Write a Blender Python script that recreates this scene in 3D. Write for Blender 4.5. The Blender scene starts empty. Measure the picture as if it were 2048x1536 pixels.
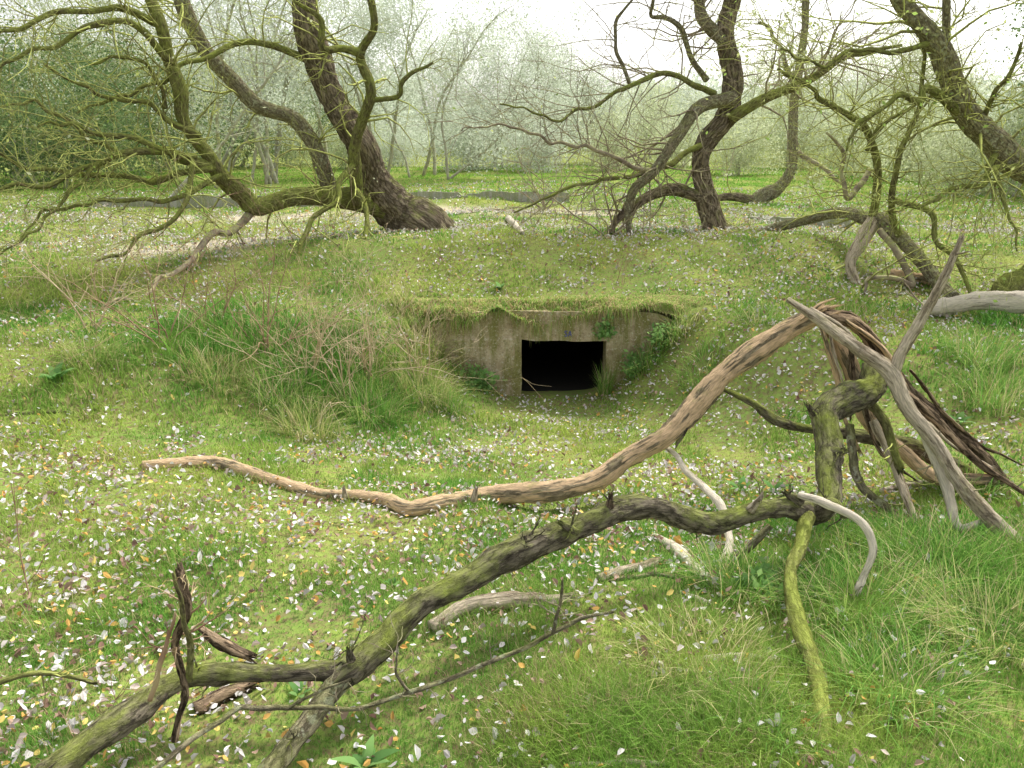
import bpy, math
import numpy as np
rng=np.random.default_rng(7)
C=bpy.context.scene.collection
F=1593.0; PT=math.radians(17.4); CZ=1.75
CP,SP=math.cos(PT),math.sin(PT)
CAM=np.array([0,0,CZ])
# ---------------------------------------------------------------- noise / terrain
perm=np.random.default_rng(3).permutation(256)
def vn(p,seed=0):
    p=np.asarray(p,float)+seed*17.31
    i=np.floor(p).astype(int); f=p-i; f=f*f*(3-2*f)
    r=0
    for a in (0,1):
        for b in (0,1):
            for c in (0,1):
                h=perm[(perm[(perm[(i[...,0]+a)&255]+i[...,1]+b)&255]+i[...,2]+c)&255]/255.0
                w=(f[...,0] if a else 1-f[...,0])*(f[...,1] if b else 1-f[...,1])*(f[...,2] if c else 1-f[...,2])
                r=r+h*w
    return r*2-1
def n2(x,y,s,seed=0):
    return vn(np.stack([x*s,y*s,np.zeros_like(x)+.5],-1),seed)
def ss(a,b,t):
    u=np.clip((t-a)/(b-a),0,1); return u*u*(3-2*u)
XC=.5
def H(x,y):
    x=np.asarray(x,float); y=np.asarray(y,float)
    t=ss(2.2,8.0,y); k=ss(4.5,8.2,y); dx=x-XC
    w=np.where(dx<0,4.2-2.85*k,3.4-2.38*k)*(1+.1*n2(x,y,1.1,17))
    low=-.95*t*np.exp(-(np.abs(dx)/w)**(2.4+1.3*k))
    bump=np.exp(-((x-.8)/4.5)**4)
    up=.02+.43*ss(8.3,10.6,y)*(.45+.55*bump)-.2*ss(10.8,14,y)*(.3+.7*bump)
    g=np.clip((np.abs(dx)-1.5)/1.5,0,1)
    b=ss(8.5-2*g-.001,8.5+.5*g+.001,y)
    z=low*(1-b)+up*b
    z=z+1.7*ss(38,95,y)*(ss(-5,18,x)+.25)
    near=1-.6*np.exp(-((x-XC)/1.1)**4-((y-8.3)/.6)**4)
    z=z+near*(.07*n2(x,y,.45,1)+.045*n2(x,y,1.3,2)+.018*n2(x,y,2.6,6))+.012*n2(x,y,4,3)+.006*n2(x,y,11,4)
    return z
def h1(x,y): return float(H(np.array([x]),np.array([y]))[0])
def ray(px,py):
    a=(px-1024)/F; b=(768-py)/F
    return np.array([a,CP+b*SP,-SP+b*CP])
def at(px,py,Y):
    d=ray(px,py); return CAM+d*(Y/d[1])
TS=np.geomspace(1.2,140,2500)
def G(px,py):
    d=ray(px,py); P=CAM+TS[:,None]*d
    hit=np.nonzero(P[:,2]<H(P[:,0],P[:,1]))[0]
    p=P[hit[0]] if len(hit) else P[-1]
    if abs(p[0]-XC)<1.58 and 8.1<p[1]<8.62: p=np.array([p[0],8.06,h1(p[0],8.06)])
    return p
def ctrl(L):
    out=[]
    for px,py,Y,w in L:
        if Y=='g':
            p=G(px,py); Y=p[1]; r=w/2/F*(Y/ray(px,py)[1]); p=p+np.array([0,0,r*.55])
        else:
            p=at(px,py,Y); r=w/2/F*(Y/ray(px,py)[1])
        out.append([p[0],p[1],p[2],r])
    return np.array(out)
# ---------------------------------------------------------------- meshes
def mk(name,V,Fs,loc=(0,0,0),smooth=True,col=None,bk=None,sand=None):
    V=np.asarray(V,float)-np.asarray(loc,float)
    me=bpy.data.meshes.new(name)
    Fs=[np.asarray(f,dtype=np.int32) for f in Fs if len(f)]
    me.vertices.add(len(V)); me.vertices.foreach_set('co',V.astype(np.float32).ravel())
    li=np.concatenate([f.ravel() for f in Fs]); cnt=np.concatenate([np.full(len(f),f.shape[1],np.int32) for f in Fs])
    me.loops.add(len(li)); me.loops.foreach_set('vertex_index',li)
    me.polygons.add(len(cnt)); st=np.concatenate([[0],np.cumsum(cnt)[:-1]]).astype(np.int32)
    me.polygons.foreach_set('loop_start',st)
    me.polygons.foreach_set('use_smooth',np.full(len(cnt),smooth))
    me.update(calc_edges=True)
    if col is not None:
        a=me.attributes.new('Col','FLOAT_COLOR','POINT'); c=np.ones((len(V),4),np.float32); c[:,:3]=col; a.data.foreach_set('color',c.ravel())
    if bk is not None:
        a=me.attributes.new('bk','FLOAT_VECTOR','POINT'); a.data.foreach_set('vector',np.asarray(bk,np.float32).ravel())
    if sand is not None:
        a=me.attributes.new('sand','FLOAT','POINT'); a.data.foreach_set('value',np.asarray(sand,np.float32))
    return me
class MB:
    def __init__(s): s.V=[];s.F=[];s.B=[];s.C=[];s.n=0
    def add(s,V,Fs,bk=None,col=None):
        for f in Fs: s.F.append(np.asarray(f)+s.n)
        s.V.append(V); s.n+=len(V)
        s.B.append(bk if bk is not None else V)
        if col is not None: s.C.append(col)
    def mesh(s,name,loc=(0,0,0),smooth=True):
        return mk(name,np.concatenate(s.V),s.F,loc,smooth,np.concatenate(s.C) if s.C else None,np.concatenate(s.B))
krng=np.random.default_rng(99)
def kink(P,amt):
    if amt<=0 or len(P)<3: return P
    out=[P[0]]
    for a,b in zip(P[:-1],P[1:]):
        L=np.linalg.norm((b-a)[:3]); r=(a[3]+b[3])/2; n=max(1,int(L/(r*7)))
        for k in range(1,n+1):
            q=a+(b-a)*k/n
            if k<n or b is not P[-1]:
                q=q.copy(); q[:3]+=krng.normal(0,1,3)*r*amt; q[3]*=krng.uniform(.88,1.12)
            out.append(q)
    return np.array(out)
def resample(P,spacing):
    P=np.asarray(P,float)
    Q=np.vstack([2*P[0]-P[1],P,2*P[-1]-P[-2]]); out=[]
    for i in range(1,len(Q)-2):
        p0,p1,p2,p3=Q[i-1],Q[i],Q[i+1],Q[i+2]
        n=max(2,int(np.linalg.norm((p2-p1)[:3])/spacing)); t=np.linspace(0,1,n,endpoint=False)[:,None]
        out.append(.5*((2*p1)+(-p0+p2)*t+(2*p0-5*p1+4*p2-p3)*t*t+(-p0+3*p1-3*p2+p3)*t**3))
    out.append(P[-1:]); R=np.vstack(out); R[:,3]=np.maximum(R[:,3],.0015); return R
def tube(mb,ct,sides=14,spacing=.05,bump=.1,wob=.3,seed=0,jag=.8,furrow=0,fs=38,kk=0,shards=0,flat=1.0):
    R=resample(kink(np.asarray(ct,float),kk),spacing); n=len(R); P=R[:,:3].copy(); r=R[:,3]
    s=np.concatenate([[0],np.cumsum(np.linalg.norm(np.diff(P,axis=0),axis=1))])
    sc=1/(np.mean(r)*7+.02)
    for a in range(3):
        P[:,a]+=wob*r*vn(np.stack([s*sc,s*0+a*9.1,s*0+seed*3.7],-1),seed+a)
    T=np.gradient(P,axis=0); T/=np.linalg.norm(T,axis=1)[:,None]+1e-9
    U=np.zeros_like(P); u=np.cross(T[0],[.3,.2,.93]); u/=np.linalg.norm(u)
    for i in range(n):
        u=u-T[i]*np.dot(u,T[i]); u/=np.linalg.norm(u)+1e-9; U[i]=u
    W=np.cross(T,U); th=np.linspace(0,2*np.pi,sides,endpoint=False)
    c,si=np.cos(th),np.sin(th)*flat; rm=float(np.mean(r))
    bk=np.stack([np.outer(r,c),np.outer(r,si),np.repeat(s[:,None],sides,1)],-1)
    q=bk/ (rm*1.6); q[...,2]*=.5
    d=1+bump*(vn(q,seed)+.6*vn(q*2.3,seed+5)+.3*vn(q*5,seed+6))
    if furrow:
        q2=bk*np.array([fs,fs,fs*.3]); d=d+furrow*(np.abs(vn(q2,seed+8))-.35)+furrow*.5*(np.abs(vn(q2*2.1,seed+9))-.35)
    rr=r[:,None]*d
    V=P[:,None]+U[:,None]*(rr*c)[...,None]+W[:,None]*(rr*si)[...,None]
    if jag:
        V[-1]+=T[-1]*(r[-1]*jag*vn(np.stack([c*3,si*3,c*0+seed],-1),seed)[:,None])*1.6
    V=V.reshape(-1,3); idx=np.arange(n*sides).reshape(n,sides); nx=np.roll(idx,-1,1)
    q=np.stack([idx[:-1],nx[:-1],nx[1:],idx[1:]],-1).reshape(-1,4)
    V=np.vstack([V,P[:1],P[-1:]]); B=np.vstack([bk.reshape(-1,3),[[0,0,0]],[[0,0,s[-1]]]])
    a=n*sides; t1=np.stack([nx[0],idx[0],np.full(sides,a)],-1); t2=np.stack([idx[-1],nx[-1],np.full(sides,a+1)],-1)
    mb.add(V,[q,t1,t2],B)
    if shards:
        tw=[]
        for k in range(shards):
            a=krng.uniform(0,6.28); o=(U[-1]*math.cos(a)+W[-1]*math.sin(a))*r[-1]*krng.uniform(.2,.8); L=r[-1]*krng.uniform(1,3.6)
            p0=P[-1]+o-T[-1]*r[-1]*.6; d_=T[-1]+krng.normal(0,.15,3); tw.append((np.array([p0+d_*L*t for t in np.linspace(0,1,5)]),r[-1]*krng.uniform(.12,.3)*np.array([1,.9,.7,.45,.05])))
        twigs(mb,tw,5)
    return R
def twigs(mb,tw,sides=4):
    if not tw: return
    P=np.array([t[0] for t in tw]); R=np.array([t[1] for t in tw]); M,n=P.shape[:2]
    T=np.gradient(P,axis=1); T/=np.linalg.norm(T,axis=2)[...,None]+1e-9
    ref=np.where(np.abs(T[:,:1,2:3])>.8,np.array([1.,0,0]),np.array([0,0,1.])); U=np.cross(T,np.broadcast_to(ref,T.shape)); U/=np.linalg.norm(U,axis=2)[...,None]+1e-9
    W=np.cross(T,U); th=np.linspace(0,2*np.pi,sides,endpoint=False); c,s=np.cos(th),np.sin(th)
    V=P[:,:,None]+R[:,:,None,None]*(U[:,:,None]*c[:,None]+W[:,:,None]*s[:,None])
    L=np.linspace(0,.6,n)
    bk=np.stack(np.broadcast_arrays(R[:,:,None]*c,R[:,:,None]*s,L[None,:,None]+np.arange(M)[:,None,None]*.37),-1)
    idx=np.arange(M*n*sides).reshape(M,n,sides); nx=np.roll(idx,-1,2)
    q=np.stack([idx[:,:-1],nx[:,:-1],nx[:,1:],idx[:,1:]],-1).reshape(-1,4)
    mb.add(V.reshape(-1,3),[q],bk.reshape(-1,3))
def nrm(v): return v/(np.sqrt(v@v)+1e-9)
def grow(out,p,d,L,r,lvl,nch,droop=0,wig=.18,n=6,ang=(.5,1.1)):
    pts=[p]; ds=[d]; nz=rng.normal(0,wig,(n,3)); nz[:,2]+=droop
    for i in range(n-1):
        d=nrm(d+nz[i]); p=p+d*(L/(n-1)); pts.append(p); ds.append(d)
    rad=r*np.linspace(1,.3,n); out.append((np.array(pts),rad,lvl))
    if lvl>0:
        for k in range(nch):
            i=int(rng.integers(1,n)); pr=nrm(np.cross(ds[i],rng.normal(size=3)))
            grow(out,pts[i],nrm(ds[i]+pr*rng.uniform(*ang)),L*rng.uniform(.42,.78),max(rad[i]*.62,.0014),lvl-1,nch,droop,wig,n,ang)
def onlimb(R,num,t0=.2):
    i=(rng.uniform(t0,1,num)*(len(R)-2)).astype(int)+1
    return [(R[k,:3],nrm(R[min(k+1,len(R)-1),:3]-R[k-1,:3]),R[k,3]) for k in i]
def leafcloud(c,size,col,jit=0):
    N=len(c); c=c+rng.normal(0,1,(N,3))*jit
    a=rng.normal(size=(N,3)); a/=np.linalg.norm(a,axis=1)[:,None]
    b=np.cross(a,rng.normal(size=(N,3))); b/=np.linalg.norm(b,axis=1)[:,None]
    s=(size*rng.uniform(.6,1.3,N))[:,None]
    V=np.stack([c-a*s,c+b*s*.55,c+a*s,c-b*s*.55],1).reshape(-1,3)
    return V,np.arange(4*N).reshape(N,4),np.repeat(col,4,0)
def colmix(N,pal,w,var=.2):
    k=rng.choice(len(pal),N,p=np.array(w)/sum(w)); c=np.array(pal)[k]*rng.uniform(1-var,1+var,(N,1)); return c
def blades(base,az,lean,h,w,droop,segs,prof='grass'):
    N=len(base); dirx=np.stack([np.cos(az),np.sin(az),az*0],-1); side=np.stack([-np.sin(az),np.cos(az),az*0],-1)
    S=np.linspace(0,1,segs+1); rows=[]
    for s in S:
        pc=base+dirx*(h*lean*s**1.7)[:,None]+np.array([0,0,1.])*(h*(s-droop*s*s))[:,None]
        ww=w*((1-s)**.6 if prof=='grass' else (.12+math.sin(math.pi*min(1,s**.9))*1.0)*(s<.999))
        rows.append(pc-side*ww[:,None]/2); rows.append(pc+side*ww[:,None]/2)
    V=np.stack(rows,1); m=V.shape[1]; o=(np.arange(N)*m)[:,None]; Fs=[]
    for i in range(segs): Fs.append(o+np.array([[2*i,2*i+1,2*i+3,2*i+2]]))
    return V.reshape(-1,3),Fs,m
# ---------------------------------------------------------------- materials
def nm(name):
    m=bpy.data.materials.new(name); m.use_nodes=True; nt=m.node_tree; nt.nodes.clear()
    def N(t,**k):
        n=nt.nodes.new(t)
        for a,b in k.items():
            if a.startswith('i_'): n.inputs[int(a[2:]) if a[2:].isdigit() else a[2:]].default_value=b
            else: setattr(n,a,b)
        return n
    def L(a,b): nt.links.new(a,b)
    return m,N,L
def ramp(N,L,src,stops):
    r=N('ShaderNodeValToRGB'); e=r.color_ramp.elements
    while len(e)<len(stops): e.new(.5)
    for k,(p,c) in enumerate(stops): e[k].position=p; e[k].color=(c,c,c,1) if isinstance(c,(int,float)) else (*c,1)
    L(src,r.inputs[0]); return r.outputs[0]
def maprange(N,L,src,lo,hi):
    m=N('ShaderNodeMapRange'); m.inputs[1].default_value=lo; m.inputs[2].default_value=hi; L(src,m.inputs[0]); return m.outputs[0]
def mixc(N,L,f,a,b):
    m=N('ShaderNodeMix',data_type='RGBA')
    for s,v in ((0,f),(6,a),(7,b)):
        if isinstance(v,tuple): m.inputs[s].default_value=(*v,1)
        elif isinstance(v,float): m.inputs[s].default_value=v
        else: L(v,m.inputs[s])
    return m.outputs[2]
def foliage(name,tr=.45):
    m,N,L=nm(name); a=N('ShaderNodeAttribute',attribute_name='Col'); d=N('ShaderNodeBsdfDiffuse'); t=N('ShaderNodeBsdfTranslucent')
    L(a.outputs[0],d.inputs[0]); L(a.outputs[0],t.inputs[0])
    x=N('ShaderNodeMixShader',i_0=tr); L(d.outputs[0],x.inputs[1]); L(t.outputs[0],x.inputs[2])
    o=N('ShaderNodeOutputMaterial'); L(x.outputs[0],o.inputs[0]); return m
def twigmat(name,c1,c2,moss,lo=.5,hi=.8):
    m,N,L=nm(name); g=N('ShaderNodeNewGeometry'); n=N('ShaderNodeTexNoise',i_Scale=9,i_Detail=2); L(g.outputs[0],n.inputs[0])
    sp=N('ShaderNodeSeparateXYZ'); L(g.outputs[1],sp.inputs[0])
    ma=N('ShaderNodeMath',operation='MULTIPLY_ADD'); ma.inputs[1].default_value=.2; L(sp.outputs[2],ma.inputs[0]); L(n.outputs[0],ma.inputs[2])
    c=mixc(N,L,ramp(N,L,n.outputs[0],[(.35,0.),(.65,1.)]),c1,c2); c=mixc(N,L,maprange(N,L,ma.outputs[0],lo,hi),c,moss)
    d=N('ShaderNodeBsdfDiffuse'); L(c,d.inputs[0]); o=N('ShaderNodeOutputMaterial'); L(d.outputs[0],o.inputs[0]); return m
def bark(name,c1,c2,moss=(.2,.23,.05),mlo=.55,mhi=.8,bare=None,blo=.5,bhi=.6,lich=None,scale=26,bstr=.6,bd=.012,vdark=.4,fined=.62):
    m,N,L=nm(name); a=N('ShaderNodeAttribute',attribute_name='bk')
    mp=N('ShaderNodeMapping'); mp.inputs['Scale'].default_value=(1,1,.3); L(a.outputs[1],mp.inputs[0])
    n1=N('ShaderNodeTexNoise',i_Scale=scale*2.6,i_Detail=5,i_Roughness=.75); L(mp.outputs[0],n1.inputs[0])
    ds=N('ShaderNodeVectorMath',operation='MULTIPLY_ADD'); ds.inputs[1].default_value=(.9/scale,)*3; L(n1.outputs[1],ds.inputs[0]); L(mp.outputs[0],ds.inputs[2])
    vo=N('ShaderNodeTexVoronoi',i_Scale=scale*2.0); vo.feature='DISTANCE_TO_EDGE'; L(ds.outputs[0],vo.inputs[0])
    g=N('ShaderNodeNewGeometry')
    big=N('ShaderNodeTexNoise',i_Scale=6.5,i_Detail=4,i_Roughness=.7); L(g.outputs[0],big.inputs[0])
    col=mixc(N,L,ramp(N,L,n1.outputs[0],[(.36,0.),(.64,1.)]),c1,c2)
    vr=ramp(N,L,vo.outputs[0],[(0.,vdark),(.14,1.)])
    mu=N('ShaderNodeMix',data_type='RGBA',blend_type='MULTIPLY'); mu.inputs[0].default_value=.8; L(col,mu.inputs[6]); L(vr,mu.inputs[7]); col=mu.outputs[2]
    if bare:
        mp2=N('ShaderNodeMapping'); mp2.inputs['Scale'].default_value=(1,1,.13); L(a.outputs[1],mp2.inputs[0])
        st=N('ShaderNodeTexNoise',i_Scale=24,i_Detail=5,i_Roughness=.62); L(mp2.outputs[0],st.inputs[0])
        fine=N('ShaderNodeTexNoise',i_Scale=170,i_Detail=3); L(mp2.outputs[0],fine.inputs[0])
        bc=mixc(N,L,ramp(N,L,fine.outputs[0],[(.38,0.),(.62,1.)]),tuple(v*fined for v in bare),bare)
        col=mixc(N,L,ramp(N,L,st.outputs[0],[(blo,0.),(bhi,1.)]),col,bc)
    if lich:
        ln=N('ShaderNodeTexNoise',i_Scale=26,i_Detail=3,i_Roughness=.6); L(g.outputs[0],ln.inputs[0])
        col=mixc(N,L,ramp(N,L,ln.outputs[0],[(.55,0.),(.62,.85)]),col,lich)
    sp=N('ShaderNodeSeparateXYZ'); L(g.outputs[1],sp.inputs[0])
    ma=N('ShaderNodeMath',operation='MULTIPLY_ADD'); ma.inputs[1].default_value=.2; L(sp.outputs[2],ma.inputs[0]); L(big.outputs[0],ma.inputs[2])
    mb_=N('ShaderNodeMath',operation='MULTIPLY_ADD'); mb_.inputs[1].default_value=.6; L(n1.outputs[0],mb_.inputs[0]); L(ma.outputs[0],mb_.inputs[2])
    mc=mixc(N,L,n1.outputs[0],tuple(v*.5 for v in moss),tuple(v*1.5 for v in moss))
    mm=N('ShaderNodeMath',operation='MULTIPLY'); mm.inputs[1].default_value=.88; L(maprange(N,L,mb_.outputs[0],mlo,mhi),mm.inputs[0])
    col=mixc(N,L,mm.outputs[0],col,mc)
    ad=N('ShaderNodeMath',operation='MULTIPLY'); L(n1.outputs[0],ad.inputs[0]); L(vr,ad.inputs[1])
    bu=N('ShaderNodeBump',i_Strength=bstr,i_Distance=bd); L(ad.outputs[0],bu.inputs['Height'])
    p=N('ShaderNodeBsdfDiffuse',i_Roughness=.6)
    L(col,p.inputs[0]); L(bu.outputs[0],p.inputs['Normal']); o=N('ShaderNodeOutputMaterial'); L(p.outputs[0],o.inputs[0]); return m
M={}
M['leaf']=foliage('leaf',.5); M['grass']=foliage('grass_blade',.4); M['litter']=foliage('litter_leaf',.15)
MO=(.26,.3,.07)
M['trunk']=bark('trunk_bark',(.16,.12,.085),(.42,.35,.26),moss=MO,mlo=.88,mhi=1.2,scale=10,bstr=1,bd=.05,vdark=.3)
M['lichen']=bark('lichen_bark',(.18,.15,.1),(.42,.37,.25),moss=MO,mlo=.82,mhi=1.25,lich=(.5,.5,.36),scale=18,bstr=.9,bd=.03)
M['mosslimb']=bark('mossy_limb_bark',(.12,.1,.06),(.3,.26,.15),moss=(.34,.4,.08),mlo=.6,mhi=1.1,scale=20,bstr=.9,bd=.02)
M['mosstwig']=twigmat('mossy_twig_bark',(.2,.18,.09),(.36,.34,.16),(.46,.5,.15),.4,.65)
M['graytwig']=twigmat('grey_twig_bark',(.2,.16,.12),(.38,.32,.23),(.38,.39,.18),.58,.85)
M['wet']=bark('dark_wet_bark',(.08,.068,.05),(.28,.24,.175),moss=(.26,.31,.06),mlo=.8,mhi=1.15,scale=16,bstr=.9,bd=.015,vdark=.35)
M['arch']=bark('peeling_bark',(.17,.135,.085),(.4,.33,.22),moss=(.28,.29,.08),mlo=1.0,mhi=1.35,bare=(.74,.54,.33),blo=.435,bhi=.475,scale=20,bstr=.8,bd=.012,vdark=.45,fined=.7)
M['pale']=bark('bare_dead_wood',(.24,.19,.125),(.46,.38,.27),moss=(.3,.3,.11),mlo=.95,mhi=1.35,bare=(.68,.58,.43),blo=.43,bhi=.49,scale=24,bstr=.9)
M['cream']=bark('cream_dead_wood',(.4,.35,.26),(.56,.49,.38),moss=(.34,.34,.14),mlo=1.0,mhi=1.4,bare=(.78,.7,.56),blo=.36,bhi=.44,scale=24,bstr=.6,fined=.75)
M['hollow']=bark('rotten_dark_bark',(.06,.045,.033),(.27,.2,.13),moss=(.2,.2,.05),mlo=1.1,mhi=1.4,bare=(.5,.37,.24),blo=.5,bhi=.54,scale=16,bstr=1,bd=.018,vdark=.2)
M['dry']=twigmat('dry_stem',(.42,.32,.2),(.62,.5,.34),(.55,.45,.3)); M['red']=twigmat('red_brown_stem',(.24,.14,.1),(.44,.3,.2),(.4,.33,.18))
M['far']=twigmat('far_bark',(.32,.3,.23),(.46,.44,.35),(.44,.47,.3))  # background bark paled, haze put into its colour
def ground_mat():
    m,N,L=nm('mossy_turf'); g=N('ShaderNodeNewGeometry')
    a=N('ShaderNodeTexNoise',i_Scale=1.1,i_Detail=3,i_Roughness=.6); b=N('ShaderNodeTexNoise',i_Scale=26,i_Detail=4,i_Roughness=.7)
    L(g.outputs[0],a.inputs[0]); L(g.outputs[0],b.inputs[0])
    c=mixc(N,L,ramp(N,L,a.outputs[0],[(.35,0.),(.65,1.)]),(.14,.23,.05),(.25,.31,.07))
    c=mixc(N,L,ramp(N,L,b.outputs[0],[(.42,0.),(.66,1.)]),c,(.18,.13,.075))
    s=N('ShaderNodeAttribute',attribute_name='sand')
    c=mixc(N,L,s.outputs[2],c,(.45,.39,.3))
    p=N('ShaderNodeBsdfDiffuse'); L(c,p.inputs[0]); o=N('ShaderNodeOutputMaterial'); L(p.outputs[0],o.inputs[0]); return m
M['ground']=ground_mat()
def conc(name,c1,c2,stain):
    m,N,L=nm(name); g=N('ShaderNodeNewGeometry')
    a=N('ShaderNodeTexNoise',i_Scale=4.5,i_Detail=8,i_Roughness=.75); b=N('ShaderNodeTexNoise',i_Scale=45,i_Detail=6,i_Roughness=.7); L(g.outputs[0],a.inputs[0]); L(g.outputs[0],b.inputs[0])
    mp=N('ShaderNodeMapping'); mp.inputs['Scale'].default_value=(5,5,.9); L(g.outputs[0],mp.inputs[0])
    d=N('ShaderNodeTexNoise',i_Scale=2,i_Detail=6,i_Roughness=.7); L(mp.outputs[0],d.inputs[0])
    c=mixc(N,L,ramp(N,L,a.outputs[0],[(.4,0.),(.6,1.)]),c1,c2)
    c=mixc(N,L,ramp(N,L,d.outputs[0],[(.42,0.),(.58,.9)]),c,stain)
    c=mixc(N,L,ramp(N,L,b.outputs[0],[(.56,0.),(.64,.8)]),c,(.6,.56,.46))
    c=mixc(N,L,ramp(N,L,b.outputs[0],[(.34,.8),(.42,0.)]),c,(.1,.09,.06))
    bu=N('ShaderNodeBump',i_Strength=.8,i_Distance=.015); L(b.outputs[0],bu.inputs['Height'])
    p=N('ShaderNodeBsdfDiffuse'); L(c,p.inputs[0]); L(bu.outputs[0],p.inputs['Normal'])
    o=N('ShaderNodeOutputMaterial'); L(p.outputs[0],o.inputs[0]); return m
M['conc']=conc('weathered_concrete',(.3,.225,.14),(.54,.44,.31),(.22,.21,.07))
M['conc2']=conc('grey_concrete',(.3,.29,.26),(.44,.42,.38),(.26,.28,.15))
def flat(name,c):
    m,N,L=nm(name); g=N('ShaderNodeNewGeometry'); a=N('ShaderNodeTexNoise',i_Scale=20,i_Detail=4); L(g.outputs[0],a.inputs[0])
    p=N('ShaderNodeBsdfDiffuse'); L(mixc(N,L,a.outputs[0],tuple(v*.6 for v in c),c),p.inputs[0]); o=N('ShaderNodeOutputMaterial'); L(p.outputs[0],o.inputs[0]); return m
M['dark']=flat('shade_dark_concrete',(.045,.042,.036)); M['blue']=flat('blue_paint',(.14,.15,.36))  # room concrete near black: the doorway's shade is put into its colour
# ---------------------------------------------------------------- object helpers
def root(name,label,cat,loc,group=None):
    o=bpy.data.objects.new(name,None); C.objects.link(o); o.location=tuple(float(v) for v in loc); o.empty_display_size=.1
    o['label']=label; o['category']=cat
    if group: o['group']=group
    return o
def part(par,name,mesh,mat,kind=None,label=None):
    o=bpy.data.objects.new(name,mesh); C.objects.link(o); mesh.materials.append(mat); o.parent=par
    if kind: o['kind']=kind
    if label: o['label']=label
    return o
def single(name,mesh,mat,label=None,cat=None,loc=(0,0,0),kind=None,group=None):
    o=bpy.data.objects.new(name,mesh); C.objects.link(o); mesh.materials.append(mat); o.location=tuple(float(v) for v in loc)
    if label: o['label']=label
    if cat: o['category']=cat
    if kind: o['kind']=kind
    if group: o['group']=group
    return o
# ---------------------------------------------------------------- ground
def sandmask(x,y):
    s=np.exp(-((x+4.2)/1.6)**2-((y-11.2)/.9)**2)+np.exp(-((x+.3)/3)**2-((y-16.6)/1.3)**2)*.9+.8*np.exp(-((x+6)/3)**2-((y-16.0)/.8)**2)
    return np.clip(s*(1+.9*n2(x,y,1.6,9))*1.3-.2,0,.85)
xs=[0];st=.08
while xs[-1]<180:
    if xs[-1]>7: st*=1.09
    xs.append(xs[-1]+st)
xs=np.array(xs); gx=np.concatenate([-xs[:0:-1],xs])
ys=[-3.];st=.08
while ys[-1]<260:
    if ys[-1]>14: st*=1.06
    ys.append(ys[-1]+st)
gy=np.array(ys); X,Yy=np.meshgrid(gx,gy); Z=H(X,Yy)
idx=np.arange(X.size).reshape(X.shape)
q=np.stack([idx[:-1,:-1],idx[:-1,1:],idx[1:,1:],idx[1:,:-1]],-1)
zc=np.stack([Z[:-1,:-1],Z[:-1,1:],Z[1:,1:],Z[1:,:-1]],-1); rg=zc.max(-1)-zc.min(-1)
cx=(X[:-1,:-1]+X[1:,1:])/2; cy=(Yy[:-1,:-1]+Yy[1:,1:])/2
keep=~((rg>.15)&(np.abs(cx-XC)<1.56)&(np.abs(cy-8.5)<.12))
V=np.stack([X,Yy,Z],-1).reshape(-1,3)
single('ground',mk('ground',V,[q[keep]],sand=sandmask(V[:,0],V[:,1])),M['ground'],kind='structure')
# turf lip hanging over the wall
def lip(x,uu):
    e=np.clip(1-(np.abs(x-XC)/2.05)**6,0,1); o=np.clip((np.abs(x-XC)-.9)/.9,0,1)
    nn=n2(x,uu*1.5,2.1,12)+.6*n2(x,uu*1.5,6,13)
    y=8.66-(.1+.44*e**.5+.1*nn)*uu
    z=H(x,x*0+8.66)+(.01+.03*np.sin(np.pi*uu))*e-(.12+.14*o+.14*n2(x,x*0,1.4,14)+.1*n2(x,x*0,4.5,15))*uu**2.2+.05*nn*uu-.1*(1-e)
    return y,z
u=np.linspace(0,1,14); xx=np.linspace(-1.5,2.5,140); UU,XX=np.meshgrid(u,xx); TY,TZ=lip(XX,UU)
idx=np.arange(UU.size).reshape(UU.shape)
q=np.stack([idx[:-1,:-1],idx[1:,:-1],idx[1:,1:],idx[:-1,1:]],-1).reshape(-1,4)
single('turf_edge',mk('turf_edge',np.stack([XX,TY,TZ],-1).reshape(-1,3),[q]),M['ground'],kind='structure')
# ---------------------------------------------------------------- bunker
def cellwall(xb,zb,y0,y1,hole,disp=.008):
    V=[];idm={};Q=[]
    def v(i,j,b):
        k=(i,j,b)
        if k not in idm:
            x,z=xb[i],zb[j]; n=disp*float(vn(np.array([[x*9,z*9,b*5.]]))[0])+disp*2*float(vn(np.array([[x*2.5,z*2.5,b*5.]]))[0])
            zz=z-(.3*float(ss(1.0,1.6,abs(x-XC))) if z>-.3 else 0)
            idm[k]=len(V); V.append((x+n*.6,(y1 if b else y0+n-(.02 if z<-.31 and x<.1 else 0)),zz+n*.8))
        return idm[k]
    ok=lambda i,j:0<=i<len(xb)-1 and 0<=j<len(zb)-1 and not hole((xb[i]+xb[i+1])/2,(zb[j]+zb[j+1])/2)
    for i in range(len(xb)-1):
        for j in range(len(zb)-1):
            if not ok(i,j): continue
            Q.append([v(i,j,0),v(i+1,j,0),v(i+1,j+1,0),v(i,j+1,0)]); Q.append([v(i,j,1),v(i,j+1,1),v(i+1,j+1,1),v(i+1,j,1)])
            if not ok(i-1,j): Q.append([v(i,j,0),v(i,j+1,0),v(i,j+1,1),v(i,j,1)])
            if not ok(i+1,j): Q.append([v(i+1,j,0),v(i+1,j,1),v(i+1,j+1,1),v(i+1,j+1,0)])
            if not ok(i,j-1): Q.append([v(i,j,0),v(i,j,1),v(i+1,j,1),v(i+1,j,0)])
            if not ok(i,j+1): Q.append([v(i,j+1,0),v(i+1,j+1,0),v(i+1,j+1,1),v(i,j+1,1)])
    return V,[Q]
def box(mb,x0,x1,y0,y1,z0,z1):
    V=np.array([(x,y,z) for x in(x0,x1) for y in(y0,y1) for z in(z0,z1)]);mb.add(V,[[[0,1,3,2],[4,6,7,5],[0,4,5,1],[2,3,7,6],[0,2,6,4],[1,5,7,3]]])
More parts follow.
